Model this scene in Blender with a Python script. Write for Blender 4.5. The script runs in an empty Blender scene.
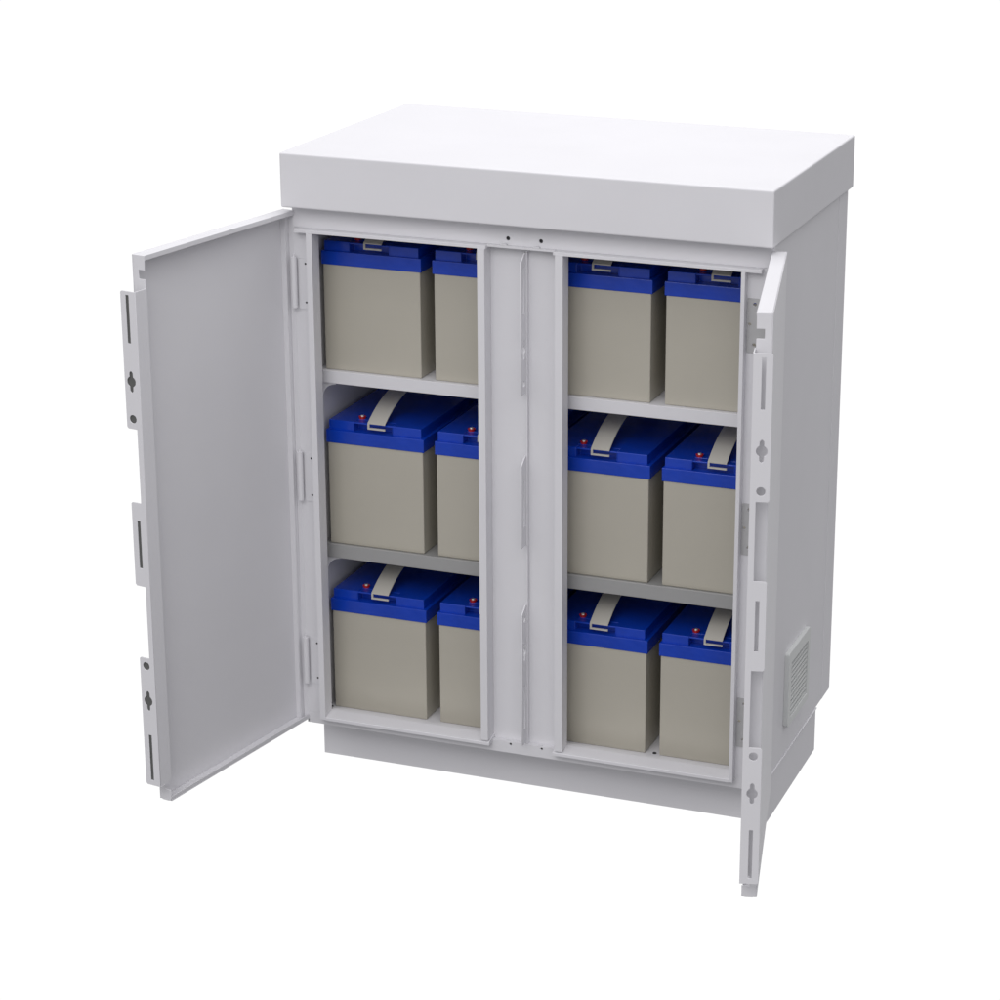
import bpy, bmesh, math
from mathutils import Matrix, Vector

S = bpy.context.scene
COL = S.collection
Z0 = 0.1027            # height of the plinth: the body starts here

# ------------------------------------------------------------------ world
W = bpy.data.worlds.new("World"); S.world = W; W.use_nodes = True
nt = W.node_tree; nt.nodes.clear()
out = nt.nodes.new('ShaderNodeOutputWorld'); bg = nt.nodes.new('ShaderNodeBackground')
tc = nt.nodes.new('ShaderNodeTexCoord')
dot = nt.nodes.new('ShaderNodeVectorMath'); dot.operation = 'DOT_PRODUCT'
dot.inputs[1].default_value = (-0.305, 0.903, -0.305)
ramp = nt.nodes.new('ShaderNodeValToRGB')
ramp.color_ramp.elements[0].position = 0.72; ramp.color_ramp.elements[0].color = (0, 0, 0, 1)
ramp.color_ramp.elements[1].position = 0.88; ramp.color_ramp.elements[1].color = (1, 1, 1, 1)
nt.links.new(tc.outputs['Generated'], dot.inputs[0])
nt.links.new(dot.outputs['Value'], ramp.inputs[0])
# added ambient gradient, shaped for the lighting: dim below, bright above; a white backdrop lies behind the cabinet
sep = nt.nodes.new('ShaderNodeSeparateXYZ'); nt.links.new(tc.outputs['Generated'], sep.inputs[0])
rz = nt.nodes.new('ShaderNodeMapRange'); rz.inputs['From Min'].default_value = -0.7; rz.inputs['From Max'].default_value = 0.7
nt.links.new(sep.outputs['Z'], rz.inputs['Value'])
m1 = nt.nodes.new('ShaderNodeMix'); m1.data_type = 'RGBA'
m1.inputs[6].default_value = (0.05, 0.0497, 0.052, 1); m1.inputs[7].default_value = (0.47, 0.467, 0.482, 1)
nt.links.new(rz.outputs[0], m1.inputs[0])
m2 = nt.nodes.new('ShaderNodeMix'); m2.data_type = 'RGBA'; m2.inputs[7].default_value = (1.03, 1.03, 1.03, 1)
# added ambient fill from in front of and above the cabinet
d2 = nt.nodes.new('ShaderNodeVectorMath'); d2.operation = 'DOT_PRODUCT'; d2.inputs[1].default_value = (0.10, -0.58, 0.81)
nt.links.new(tc.outputs['Generated'], d2.inputs[0])
mx = nt.nodes.new('ShaderNodeMath'); mx.operation = 'MAXIMUM'; mx.inputs[1].default_value = 0.0; nt.links.new(d2.outputs['Value'], mx.inputs[0])
m3 = nt.nodes.new('ShaderNodeMix'); m3.data_type = 'RGBA'; m3.blend_type = 'ADD'; m3.inputs[0].default_value = 1.0
sc = nt.nodes.new('ShaderNodeVectorMath'); sc.operation = 'SCALE'; sc.inputs[0].default_value = (1.0, 0.995, 1.02)
gm = nt.nodes.new('ShaderNodeMath'); gm.operation = 'MULTIPLY'; gm.inputs[1].default_value = 0.72; nt.links.new(mx.outputs[0], gm.inputs[0])
nt.links.new(gm.outputs[0], sc.inputs['Scale']); nt.links.new(m1.outputs[2], m3.inputs[6]); nt.links.new(sc.outputs[0], m3.inputs[7])
nt.links.new(ramp.outputs[0], m2.inputs[0]); nt.links.new(m3.outputs[2], m2.inputs[6])
nt.links.new(m2.outputs[2], bg.inputs[0]); bg.inputs[1].default_value = 1.0
nt.links.new(bg.outputs[0], out.inputs[0])

# ------------------------------------------------------------------ materials
def mat(name, col, rough=0.5, metal=0.0, bump=0.0, bscale=400, var=0.03, vscale=6, spec=0.5, coat=0.0):
    m = bpy.data.materials.new(name); m.use_nodes = True
    n = m.node_tree; b = n.nodes['Principled BSDF']
    b.inputs['Roughness'].default_value = rough; b.inputs['Metallic'].default_value = metal
    b.inputs['Specular IOR Level'].default_value = spec
    b.inputs['Coat Weight'].default_value = coat; b.inputs['Coat Roughness'].default_value = 0.2
    t = n.nodes.new('ShaderNodeTexCoord')
    no = n.nodes.new('ShaderNodeTexNoise'); no.inputs['Scale'].default_value = vscale; no.inputs['Detail'].default_value = 6
    n.links.new(t.outputs['Object'], no.inputs['Vector'])
    r = n.nodes.new('ShaderNodeValToRGB')
    r.color_ramp.elements[0].position = 0.3; r.color_ramp.elements[1].position = 0.7
    r.color_ramp.elements[0].color = tuple(c*(1-var) for c in col)+(1,)
    r.color_ramp.elements[1].color = tuple(min(1, c*(1+var)) for c in col)+(1,)
    n.links.new(no.outputs['Fac'], r.inputs[0]); n.links.new(r.outputs[0], b.inputs['Base Color'])
    if bump:
        n2 = n.nodes.new('ShaderNodeTexNoise'); n2.inputs['Scale'].default_value = bscale; n2.inputs['Detail'].default_value = 3
        n.links.new(t.outputs['Object'], n2.inputs['Vector'])
        bp = n.nodes.new('ShaderNodeBump'); bp.inputs['Strength'].default_value = bump; bp.inputs['Distance'].default_value = 0.001 if bscale > 60 else 0.004
        n.links.new(n2.outputs['Fac'], bp.inputs['Height']); n.links.new(bp.outputs[0], b.inputs['Normal'])
    return m
PAINT = mat('light_grey_paint', (0.733, 0.728, 0.750), 0.55, bump=0.12, bscale=500, var=0.012, spec=0.3)
GALV = mat('galvanised_steel', (0.50, 0.50, 0.50), 0.45, 0.15, bump=0.05, var=0.03, vscale=25)
SHELFG = mat('grey_shelf_steel', (0.36, 0.36, 0.355), 0.42, 0.1, bump=0.08, var=0.02)
VENT = mat('grey_grille_plastic', (0.66, 0.675, 0.665), 0.5, bump=0.05, var=0.02)
TAN = mat('tan_battery_plastic', (0.475, 0.450, 0.382), 0.36, bump=0.06, bscale=250, var=0.015, vscale=9)
BLUE = mat('blue_lid_plastic', (0.003, 0.046, 0.45), 0.24, bump=0.45, bscale=22, var=0.10, vscale=14, coat=0.12)
STRAP = mat('tan_handle_plastic', (0.53, 0.51, 0.455), 0.5, bump=0.05)
RED = mat('red_terminal_plastic', (0.50, 0.014, 0.012), 0.4)
STEEL = mat('bright_terminal_metal', (0.85, 0.83, 0.80), 0.25, 0.7)
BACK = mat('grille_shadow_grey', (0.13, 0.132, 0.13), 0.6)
SLOT_DARK = mat('slot_backing_dark', (0.115, 0.117, 0.112), 0.7)  # for the backing added to darken the left door's slots
DARK = mat('screw_and_hole_dark', (0.02, 0.02, 0.022), 0.6)  # stands in for the shade in small holes; also on the hinge screws

# ------------------------------------------------------------------ helpers
def empty(name, loc=(0,0,0)):
    o = bpy.data.objects.new(name, None); COL.objects.link(o); o.location = loc; return o
def box(bm, x0, x1, y0, y1, z0, z1):
    v = [bm.verts.new(c) for c in ((x0,y0,z0),(x1,y0,z0),(x1,y1,z0),(x0,y1,z0),(x0,y0,z1),(x1,y0,z1),(x1,y1,z1),(x0,y1,z1))]
    for f in ((0,3,2,1),(4,5,6,7),(0,1,5,4),(1,2,6,5),(2,3,7,6),(3,0,4,7)): bm.faces.new([v[i] for i in f])
def prism(bm, pts, axis, a, b):
    """pts: 2D outline; axis: the extrusion axis"""
    def mk(p, t):
        if axis == 'x': return (t, p[0], p[1])
        if axis == 'y': return (p[0], t, p[1])
        return (p[0], p[1], t)
    A = [bm.verts.new(mk(p, a)) for p in pts]; B = [bm.verts.new(mk(p, b)) for p in pts]
    n = len(pts)
    bm.faces.new(A); bm.faces.new(B[::-1])
    for i in range(n): bm.faces.new((A[i], B[i], B[(i+1)%n], A[(i+1)%n]))
def cyl(bm, c, r, h, axis='z', seg=24, r2=None):
    M = Matrix.Translation(c)
    if axis == 'y': M = M @ Matrix.Rotation(math.pi/2, 4, 'X')
    if axis == 'x': M = M @ Matrix.Rotation(math.pi/2, 4, 'Y')
    bmesh.ops.create_cone(bm, cap_ends=True, segments=seg, radius1=r, radius2=r if r2 is None else r2, depth=h, matrix=M)
def circ(cx, cy, r, n=20, ry=None):
    ry = ry or r
    return [(cx+r*math.cos(2*math.pi*i/n), cy+ry*math.sin(2*math.pi*i/n)) for i in range(n)]
def rect(x0, x1, y0, y1): return [(x0,y0),(x1,y0),(x1,y1),(x0,y1)]
def rrect(x0, x1, y0, y1, r, n=5):
    p = []
    for cx, cy, a0 in ((x1-r,y1-r,0),(x0+r,y1-r,90),(x0+r,y0+r,180),(x1-r,y0+r,270)):
        for i in range(n+1):
            a = math.radians(a0+90*i/n); p.append((cx+r*math.cos(a), cy+r*math.sin(a)))
    return p
def plate(bm, outline, holes, thick, M):
    """flat sheet with real holes, drawn in a plane (local xy) and placed by M"""
    cu = bpy.data.curves.new('tmp', 'CURVE'); cu.dimensions = '2D'; cu.fill_mode = 'BOTH'; cu.extrude = thick/2
    for poly in [outline]+list(holes):
        s = cu.splines.new('POLY'); s.points.add(len(poly)-1); s.use_cyclic_u = True
        for q, (x, y) in zip(s.points, poly): q.co = (x, y, 0, 1)
    o = bpy.data.objects.new('tmp', cu)
    me = bpy.data.meshes.new_from_object(o)
    me.transform(M); bm.from_mesh(me)
    bpy.data.objects.remove(o); bpy.data.curves.remove(cu); bpy.data.meshes.remove(me)
XZ = lambda y: Matrix(((1,0,0,0),(0,0,-1,y),(0,1,0,0),(0,0,0,1)))       # local (x,y) -> world (x, y, z)
YZ = lambda x: Matrix(((0,0,1,x),(1,0,0,0),(0,1,0,0),(0,0,0,1)))
def build(name, bm, m, parent=None, bevel=0.0, seg=2, smooth=False, merge=True):
    if merge: bmesh.ops.remove_doubles(bm, verts=bm.verts, dist=1e-6)
    bmesh.ops.recalc_face_normals(bm, faces=bm.faces)
    me = bpy.data.meshes.new(name); bm.to_mesh(me); bm.free(); me.materials.append(m)
    if smooth:
        for f in me.polygons: f.use_smooth = True
        me.set_sharp_from_angle(angle=math.radians(35))
    o = bpy.data.objects.new(name, me); COL.objects.link(o)
    if bevel:
        b = o.modifiers.new('edge', 'BEVEL'); b.width = bevel; b.segments = seg; b.limit_method = 'ANGLE'; b.angle_limit = math.radians(40)
        b.harden_normals = False
    if parent is not None: o.parent = parent
    return o
nb = bmesh.new

# ------------------------------------------------------------------ cabinet
cab = empty('battery_cabinet', (0, 0, Z0))
cab['label'] = 'light grey steel outdoor cabinet with two open doors and two battery bays'
cab['category'] = 'cabinet'
D = 0.5636; HT = 1.1205
# body shell
b = nb()
box(b, 0, 0.0035, 0.0035, D-0.003, 0.0, HT)                         # left wall
box(b, 0.9965, 1.0, 0.0035, D-0.070, 0.0, HT)                      # right wall
box(b, 0.0036, 0.9964, 0.004, D-0.0032, 0.0, 0.003)              # floor pan underside
box(b, 0.0036, 0.9964, 0.004, D-0.0032, HT-0.003, HT)            # ceiling
build('body', b, PAINT, cab, 0.0008)
b = nb()
box(b, 0.0, 0.9965, D-0.003, D, 0.0, HT)
box(b, 0.9966, 1.0008, D-0.0698, D, 0.0, HT)
build('back_panel', b, PAINT, cab, 0.0012)
b = nb(); box(b, 0.004, 0.996, 0.022, D-0.004, 0.006, 0.017)
build('floor_panel', b, PAINT, cab, 0.001)
# plinth
b = nb(); box(b, 0.0012, 0.9988, 0.0724, D-0.1093, -Z0, -0.0032)
box(b, -0.0012, 1.0024, 0.0735, D-0.1125, -0.0031, -0.0002)
build('plinth', b, PAINT, cab, 0.0008)
# lid
b = nb(); box(b, -0.0066, 1.0066, -0.0357, D+0.0213, 1.1233, 1.2333)
build('lid', b, PAINT, cab, 0.0035, 3)

# front frame
b = nb()
plate(b, rect(0.0, 1.0, 1.0775, HT), [circ(0.4635, 1.0915, 0.0042), circ(0.532, 1.0915, 0.0042)], 0.003, XZ(0.0015))
box(b, 0.40, 0.60, 0.014, 0.018, 1.08, HT-0.004)
# top lip, shortened between the bays
pl = [(0.004,1.0705),(0.004,1.0772),(-0.0165,1.0772),(-0.0185,1.0760),(-0.0185,1.0705)]
prism(b, pl, 'x', 0.012, 0.4235); prism(b, pl, 'x', 0.5635, 0.981)
ps = [(0.004,1.0740),(0.004,1.0785),(-0.0095,1.0785),(-0.0095,1.0740)]
prism(b, ps, 'x', 0.4236, 0.5634)
for x in (0.452, 0.520): prism(b, [(x,-0.0099),(x+0.012,-0.0099),(x+0.010,-0.0020),(x+0.003,-0.0020)], 'z', 1.0787, 1.0815)
# left stile, right stile
box(b, 0.0, 0.0385, 0.0, 0.003, 0.0252, 1.0770)
hz = ((0.9140, 1.0180), (0.5045, 0.6080), (0.0960, 0.1985))
plate(b, rect(0.9445, 1.0, 0.0252, 1.0770), [c_ for a_, e_ in hz for c_ in (circ(0.9650, e_-0.013, 0.0036, 16), circ(0.9552, (a_+e_)/2, 0.0032, 16), circ(0.9650, a_+0.012, 0.0036, 16))], 0.003, XZ(0.0015))
box(b, 0.0, 0.0025, 0.0, 0.0032, 0.001, 1.1)
# bottom rail
plate(b, rect(0.0, 1.0, 0.0, 0.0250), [circ(0.464, 0.0200, 0.0028), circ(0.533, 0.0200, 0.0028)], 0.003, XZ(0.0015))
box(b, 0.42, 0.57, 0.012, 0.016, 0.004, 0.0215)
# ledge in front of the centre panel with two slots
plate(b, rect(0.4240, 0.5635, 0.0032, 0.0150), [rrect(0.452,0.462,0.0050,0.0080,0.0012), rrect(0.524,0.534,0.0050,0.0080,0.0012)], 0.003,
      Matrix.Translation((0,0,0.0236))
      )
# gasket lips beside the bays (box sections) and sloping sills
def lip(x0, x1, y1=0.012, z0=0.0195): box(b, x0, x1, -0.0195, y1, z0, 1.0703)
lip(0.0385, 0.0510); lip(0.4060, 0.4212, 0.0150, 0.0290); lip(0.5680, 0.5842, 0.012, 0.0290); lip(0.9418, 0.9494)
sill = [(-0.0195,0.0185),(-0.0195,0.0245),(-0.0183,0.0256),(0.0120,0.0318),(0.0215,0.0318),(0.0215,0.0190),(0.0034,0.0185)]
prism(b, sill, 'x', 0.0511, 0.4236); prism(b, sill, 'x', 0.5638, 0.9417)
# centre panel and its low ridge
box(b, 0.4213, 0.5679, 0.0135, 0.0155, 0.0252, 1.0735)
box(b, 0.4990, 0.5014, 0.0040, 0.0134, 0.0254, 1.0700)
build('door_frame', b, PAINT, cab, 0.0012)

# the centre catch plates standing on the ridge
def seg_plate(za, zb, holes, chamf=True):
    b = nb()
    y0, y1 = -0.0215, 0.0134
    o = [(y0, za+0.002), (y0+0.003, za), (y1, za), (y1, zb), (y0+0.022, zb), (y0, zb-0.016)] if chamf else [(y0,za),(y1,za),(y1,zb),(y0,zb)]
    plate(b, o, holes, 0.0030, YZ(0.4975))
    return build('catch_plate', b, PAINT, cab, 0.0004, 1)
def keyhole(cx, cz, arm=0.0208, r=0.0100, w=0.0038):
    p = []; a0 = math.degrees(math.acos(w/r))-2
    for i in range(13):
        a = math.radians(-a0+2*a0*i/12); p.append((cx+r*math.cos(a), cz+r*math.sin(a)))
    p2 = [(cx+w, cz+arm-w), (cx+w*0.6, cz+arm-0.6*w+0.0008), (cx, cz+arm), (cx-w*0.6, cz+arm-0.6*w+0.0008), (cx-w, cz+arm-w)]
    p3 = [(cx-(x-cx), cz-(z-cz)) for x, z in p]
    p4 = [(cx-w, cz-arm+w), (cx-w*0.6, cz-arm+0.6*w-0.0008), (cx, cz-arm), (cx+w*0.6, cz-arm+0.6*w-0.0008), (cx+w, cz-arm+w)]
    return p+p2+p3+p4
seg_plate(0.781, 1.066, [rect(-0.0110,-0.0050,0.945,1.040), keyhole(-0.008,0.872,0.020,0.0080,0.0034), circ(-0.008,0.803,0.0062)])
seg_plate(0.462, 0.652, [rect(-0.0110,-0.0050,0.505,0.600)])
seg_plate(0.030, 0.334, [rect(-0.0110,-0.0050,0.064,0.160), keyhole(-0.008,0.233,0.020,0.0080,0.0034), circ(-0.008,0.305,0.0062)])

# shelves
def shelf(z0, z1, top, m):
    b = nb()
    prism(b, [(0.0445,z0),(0.0445,z1),(0.0480,z1),(0.0510,top),(D-0.05,top),(D-0.05,top-0.004),(0.0540,top-0.004),(0.0475,z1-0.004),(0.0475,z0)], 'x', 0.0045, 0.9955)
    return build('shelf', b, m, cab, 0.0010)
shelf(0.7448, 0.7715, 0.7700, PAINT); shelf(0.3640, 0.3945, 0.3910, SHELFG)
def bracket(zt):
    for sx in (0, 1):
        b = nb()
        pts = [(0.0040, zt), (0.0650, zt)]
        for i in range(9):
            a = math.radians(90*i/8); pts.append((0.0600-0.028*math.sin(a), zt-0.004-0.030*(1-math.cos(a))))
        pts += [(0.0320, zt-0.060), (0.0040, zt-0.060)]
        if sx: pts = [(1-x, z) for x, z in pts]
        prism(b, pts, 'y', 0.0500, 0.0520)
        build('shelf_bracket', b, PAINT, cab, 0.0005, 1)
bracket(0.7445); bracket(0.3637)
# inner side liners seen at the edge of each bay
for x, w in ((0.0040, 0.0190), (0.9935, 0.0025)):
    b = nb(); box(b, x, x+w, 0.03, D-0.01, 0.018, 1.10); build('side_liner', b, PAINT, cab)

# dark discs standing in for the shade inside small holes
def hole_dark(x, y, z, r, axis='z', m=DARK):
    b = nb(); cyl(b, (x, y, z), r, 0.0016, axis, 16); return build('screw_and_hole_disc', b, m, cab, smooth=True)
for x in (0.4635, 0.5320): hole_dark(x, 0.0045, 1.0915, 0.0050, 'y')
for x in (0.464, 0.533): hole_dark(x, 0.0045, 0.0200, 0.0036, 'y')
hole_dark(0.030, 0.056, 0.0178, 0.0032); hole_dark(0.7570, 0.066, 0.0178, 0.0040)

# hinges
for z0, z1 in ((0.9140, 1.0180), (0.5045, 0.6080), (0.0960, 0.1985)):
    zc = (z0+z1)/2
    for side in (0, 1):
        b = nb()
        fx = (lambda x: x) if side == 0 else (lambda x: 1-x)
        x0, x1 = sorted((fx(0.0120), fx(0.0370)))
        if side == 0:
            plate(b, rect(0.0110, 0.0372, z0-0.004, z1-0.004), [], 0.0022, XZ(-0.0012))
            h = build('hinge', b, PAINT, cab)
            for zz in (z1-0.014, z0+0.010):
                b = nb(); cyl(b, (0.0275, -0.0024, zz), 0.0021, 0.0006, 'y', 12); build('screw_and_hole_disc', b, DARK, h)
        else:
            plate(b, rect(0.9505, 0.9915, z0-0.004, z1-0.001), [circ(0.9650, z1-0.013, 0.0040, 16), circ(0.9552, zc, 0.0036, 16), circ(0.9650, z0+0.012, 0.0040, 16)], 0.0014, XZ(-0.0009))
            h = build('hinge', b, GALV, cab)
        b = nb()
        xk = 0.0060 if side == 0 else 0.9940
        cyl(b, (xk, -0.0110, zc), 0.0060, z1-z0, 'z', 20)
        cyl(b, (xk, -0.0110, z1+0.0030), 0.0022, 0.006, 'z', 10)
        for k in range(1, 3):                                      # knuckle joints
            cyl(b, (xk, -0.0110, z0+(z1-z0)*k/3), 0.0062, 0.0012, 'z', 20)
        x0, x1 = sorted((xk, fx(0.0085)))
        box(b, x0, x1, -0.0100, -0.0017, z0+0.002, z1-0.002)
        build('knuckle', b, PAINT if side == 0 else GALV, h, smooth=True)

# ventilation grille on the right wall
b = nb()
gy0, gy1, gz0, gz1, gx = 0.172, 0.340, 0.068, 0.232, 1.0002
M = Matrix(((0,0,1,gx+0.0050),(1,0,0,0),(0,1,0,0),(0,0,0,1)))
plate(b, rrect(gy0, gy1, gz0, gz1, 0.006), [rect(gy0+0.019, gy1-0.016, gz0+0.016, gz1-0.026)], 0.010, M)
vent = build('vent_grille', b, VENT, cab, 0.003, 3)
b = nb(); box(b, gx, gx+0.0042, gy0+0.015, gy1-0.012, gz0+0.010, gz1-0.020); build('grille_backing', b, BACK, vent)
b = nb()
n = 12
for i in range(n):
    z = gz0+0.020+(gz1-gz0-0.048)*i/(n-1)
    prism(b, [(gx+0.0043, z+0.0022), (gx+0.0078, z+0.0012), (gx+0.0078, z-0.0016), (gx+0.0043, z-0.0022)], 'y', gy0+0.0192, gy1-0.0162)
lv = build('louvres', b, VENT, vent)

# ------------------------------------------------------------------ doors
A_, H_, T_, U_, z0_, z1_ = 0.0234, 0.0056, 0.0284, 0.4686, 0.0087, 1.1109
def make_door(side):
    ang = 0.1663 if side == 'L' else 0.2190
    m = 1 if side == 'L' else -1
    if side == 'L': O = Vector((-A_, H_, 0)); du = Vector((-math.sin(ang), -math.cos(ang), 0))
    else: O = Vector((1+A_, H_, 0)); du = Vector((math.sin(ang), -math.cos(ang), 0))
    dv = Vector((0,0,1)).cross(du)                                  # local +y
    MM = Matrix(((du.x, dv.x, 0, O.x), (du.y, dv.y, 0, O.y), (0, 0, 1, 0), (0, 0, 0, 1)))
    def vb(bm, u0, u1, v0, v1, za, zb):
        y0, y1 = sorted((m*v0, m*v1)); box(bm, u0, u1, y0, y1, za, zb)
    b = nb()
    t = 0.0018
    vb(b, 0, U_, 0, t, z0_+0.001, z1_)                                     # outer skin
    vb(b, 0.0, U_-t, t, T_, z1_-t, z1_)                                # top return
    vb(b, 0.0, U_-t, T_-t, T_, z1_-0.0095, z1_-t)                      # its turned-down edge
    vb(b, 0.0, U_-t, t, T_, z0_, z0_+t)                                # bottom return
    vb(b, 0.0, U_-t, T_-t, T_, z0_+t, z0_+0.010)
    vh = 0.0145                                                        # stepped return on the hinge side
    vb(b, 0.0, t, vh, T_-t, z0_+t, z1_-t)
    vb(b, 0.0, 0.0125, vh-t, vh, z0_+t, z1_-t)
    vb(b, 0.0125-t, 0.0125, t, vh-t, z0_+t, z1_-t)
    # free edge: return sheet with two notches
    o = [(t+0.006, z0_), (T_-0.006, z0_), (T_-0.0018, z0_+0.0018), (T_, z0_+0.006), (T_, 0.0330), (T_*0.5, 0.0330), (T_*0.5, 0.0520), (T_, 0.0520),
         (T_, 1.0660), (T_*0.5, 1.0660), (T_*0.5, 1.0828), (T_, 1.0828), (T_, z1_), (t, z1_), (t, z0_+0.003)]
    o = [(m*v, z) for v, z in o]
    plate(b, o, [], t, Matrix(((0,0,1,U_-t/2),(1,0,0,0),(0,1,0,0),(0,0,0,1))))
    d = build('door', b, PAINT, cab, 0.0010)
    d.matrix_local = MM
    # latch strip along the free edge
    b = nb()
    dd = 0.0345; th = 0.002; vi = T_+0.0004
    vb(b, U_-0.0006, U_+dd-th, vi, vi+th, 0.054, 1.0495)
    segs = ((0.7840, 1.0495), (0.4700, 0.6385), (0.0540, 0.3230))
    # outline of the turned edge: full width at the tabs, narrow between
    vo, vs = -0.0035, T_-0.0085
    o = []
    def crn(z, up):    # going down the tab side
        return [(vs, z)]
    zs = [1.0495]
    right = [(vi+th, 0.054), (vi+th, 1.0495)]
    left = []
    r = 0.003
    for i, (za, zb) in enumerate(segs):
        left += [(vs, zb)] if i else []
        left += [(vo+r, zb), (vo, zb-r), (vo, za+r), (vo+r, za)]
        if i < 2: left += [(vs, za)]
    o = [(m*v, z) for v, z in right+left]
    c = 0.0122; R = 0.0080
    holes = [rect(c-0.0035, c+0.0035, 0.9500, 1.0420), keyhole(c, 0.8760), circ(c-0.0005, 0.8035, R),
             rect(c-0.0035, c+0.0035, 0.5070, 0.6020),
             circ(c-0.0005, 0.3060, R), keyhole(c, 0.2330), rect(c-0.0035, c+0.0035, 0.0650, 0.1610)]
    holes = [[(m*v, z) for v, z in h] for h in holes]
    plate(b, o, holes, th, Matrix(((0,0,1,U_+dd-th/2),(1,0,0,0),(0,1,0,0),(0,0,0,1))))
    build('latch_strip', b, PAINT, d, 0.0004, 1)
    if side == 'L':                                                # dark strips added only to make the slots read dark
        for za, zb in segs:
            b = nb(); vb(b, U_+dd-th-0.0016, U_+dd-th-0.0004, 0.0008, 0.0240, za+0.004, zb-0.004); build('added_slot_backing', b, SLOT_DARK, d)
    return d
dl = make_door('L'); dr = make_door('R')
dl['label'] = 'open left door showing its plain inner face'
dr['label'] = 'open right door seen edge on'

# ------------------------------------------------------------------ batteries
BW, BP, BX, BY, BD = 0.2137, 0.2443, 0.0360, 0.0600, 0.385
def make_battery():
    r = empty('battery')
    b = nb(); box(b, 0, BW, 0, BD, 0.0, 0.2225); build('case', b, TAN, r, 0.0022, 3)
    b = nb(); box(b, -0.0030, BW+0.0030, -0.0020, BD+0.003, 0.2210, 0.2490)
    o = [(0.0010, 0.0050), (0.0580, 0.0050), (0.0580, 0.0270), (0.1440, 0.0270), (0.1440, 0.0050), (0.2085, 0.0050), (0.2085, BD-0.005), (0.0010, BD-0.005)]
    prism(b, o, 'z', 0.2480, 0.2690)
    box(b, 0.0575, 0.1445, 0.0062, 0.0275, 0.2648, 0.2683)             # bar across the handle pocket
    box(b, 0.1442, 0.1465, 0.0036, 0.0080, 0.2495, 0.2670)
    box(b, 0.0555, 0.0578, 0.0036, 0.0080, 0.2495, 0.2670)
    lid = build('lid', b, BLUE, r, 0.0012, 2)
    # arched strap handle, hooked over the front edge
    b = nb()
    x0, x1 = 0.0908, 0.1298; z = 0.2695; h = 0.047; y0, y1 = 0.001, BD-0.004
    prof = []
    N = 26
    for i in range(N+1):
        s = i/N; prof.append((y0+(y1-y0)*s, z+h*(1-abs(2*s-1)**2.6)))
    th = 0.0022
    rings = []
    for i, (y, zz) in enumerate(prof):
        rings.append([b.verts.new((x0, y, zz)), b.verts.new((x1, y, zz)), b.verts.new((x1, y, zz+th)), b.verts.new((x0, y, zz+th))])
    for p, q in zip(rings, rings[1:]):
        for k in range(4): b.faces.new((p[k], p[(k+1)%4], q[(k+1)%4], q[k]))
    b.faces.new(rings[0]); b.faces.new(rings[-1][::-1])
    box(b, x0, x0+0.004, 0.0000, 0.0022, 0.2585, 0.2700)               # hook: stem and lower tongue
    prism(b, [(-0.0002,0.2580),(-0.0002,0.2615),(0.003,0.2615),(0.003,0.2580)], 'x', x0, x1)
    build('strap_handle', b, STRAP, r, smooth=True)
    b = nb(); cyl(b, (0.0640, 0.0340, 0.2705), 0.0064, 0.004, 'z', 28, 0.0064)
    cyl(b, (0.0640, 0.0340, 0.2733), 0.0078, 0.0016, 'z', 28)
    te = build('terminal', b, RED, r, smooth=True)
    b = nb(); cyl(b, (0.0640, 0.0340, 0.2750), 0.0042, 0.0024, 'z', 20, 0.0036)
    build('terminal_post', b, STEEL, te, smooth=True)
    return r
def copy_tree(o, parent=None):
    c = o.copy(); COL.objects.link(c)
    if parent is not None: c.parent = parent
    for ch in [k for k in bpy.data.objects if k.parent == o]: copy_tree(ch, c)
    return c
proto = make_battery()
rows = (('on the floor of the cabinet', 0.0172), ('on the dark grey middle shelf', 0.3912), ('on the pale grey top shelf', 0.7702))
cols = ('leftmost in the left bay', 'right one in the left bay', 'left one in the right bay', 'rightmost in the right bay')
first = True
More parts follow.
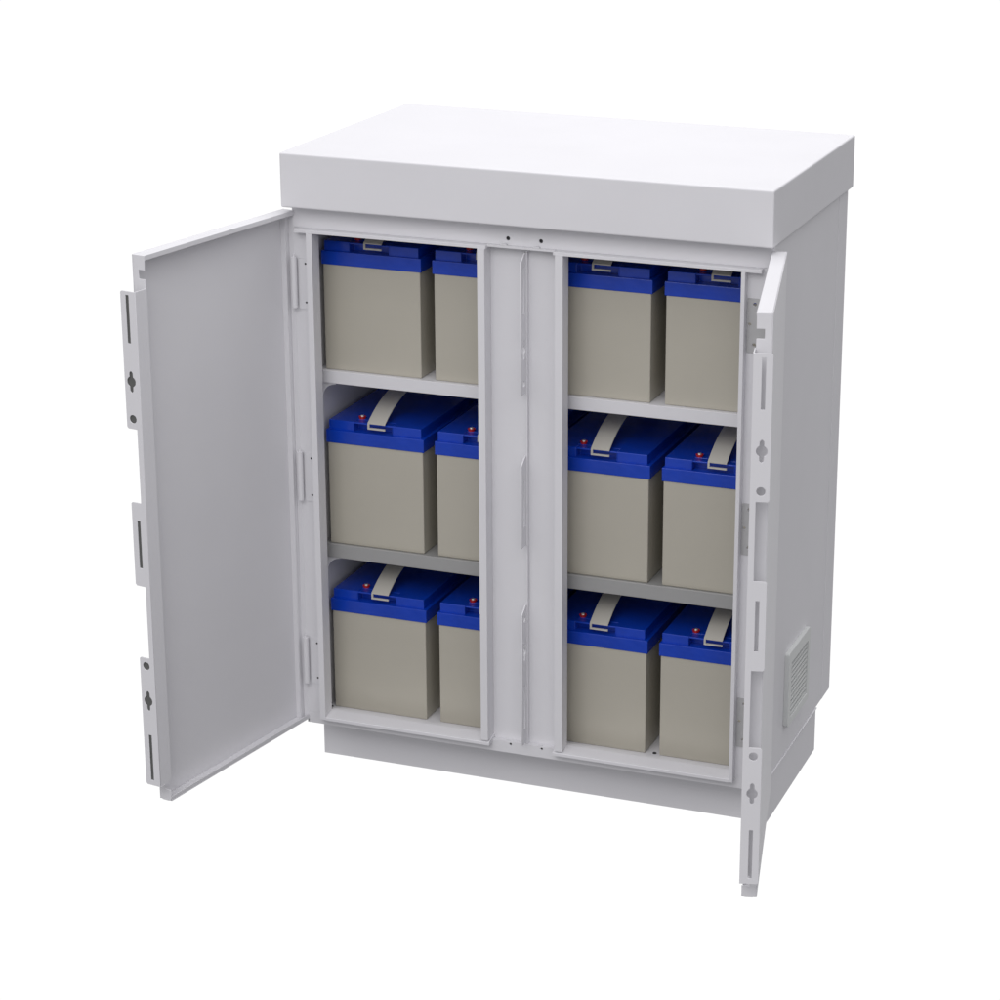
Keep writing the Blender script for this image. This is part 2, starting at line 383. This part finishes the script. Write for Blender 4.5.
for where, z in rows:
    for ci in range(4):
        o = proto if first else copy_tree(proto)
        first = False
        o.location = (BX+BP*ci, BY, Z0+z)
        o['label'] = 'tan blue-lidded battery %s, %s' % (where, cols[ci])
        o['category'] = 'battery'
        o['group'] = 'batteries standing in the cabinet'

# ------------------------------------------------------------------ lights
def area(name, loc, target, sx, sy, power, col=(1,1,1)):
    l = bpy.data.lights.new(name, 'AREA'); l.shape = 'RECTANGLE'; l.size = sx; l.size_y = sy; l.energy = power; l.color = col
    o = bpy.data.objects.new(name, l); COL.objects.link(o); o.location = loc
    o.rotation_euler = (Vector(target)-Vector(loc)).to_track_quat('-Z', 'Y').to_euler()
    return o
area('top_softbox', (0.45, 1.0, 3.9), (0.45, 0.35, 0.9), 2.6, 2.4, 36)
area('front_softbox', (0.6, -4.3, 4.1), (0.5, 0.0, 0.65), 3.0, 2.2, 60, (1.0, 0.985, 0.99))

# ------------------------------------------------------------------ camera
cd = bpy.data.cameras.new('camera'); cam = bpy.data.objects.new('camera', cd); COL.objects.link(cam); S.camera = cam
yaw, pit, rol = CAMROT = (0.3256, 0.3101, 0.0111)
f = Vector((-math.sin(yaw)*math.cos(pit), math.cos(yaw)*math.cos(pit), -math.sin(pit)))
r = Vector((math.cos(yaw), math.sin(yaw), 0)); u = r.cross(f)
r2 = r*math.cos(rol)+u*math.sin(rol); u2 = -r*math.sin(rol)+u*math.cos(rol)
cam.matrix_world = Matrix(((r2.x, u2.x, -f.x, 2.1915), (r2.y, u2.y, -f.y, -4.3640), (r2.z, u2.z, -f.z, 2.1474+Z0), (0,0,0,1)))
cd.sensor_width = 36; cd.lens = 2463.53*36/1000
cd.shift_x = (500-629.75)/1000; cd.shift_y = (458.43-500)/1000
cd.clip_start = 0.05; cd.clip_end = 100

S.render.engine = 'CYCLES'
S.render.resolution_x = 1024; S.render.resolution_y = 1024
vs = S.view_settings; vs.view_transform = 'Standard'; vs.look = 'None'; vs.exposure = 0; vs.gamma = 1; vs.use_curve_mapping = False
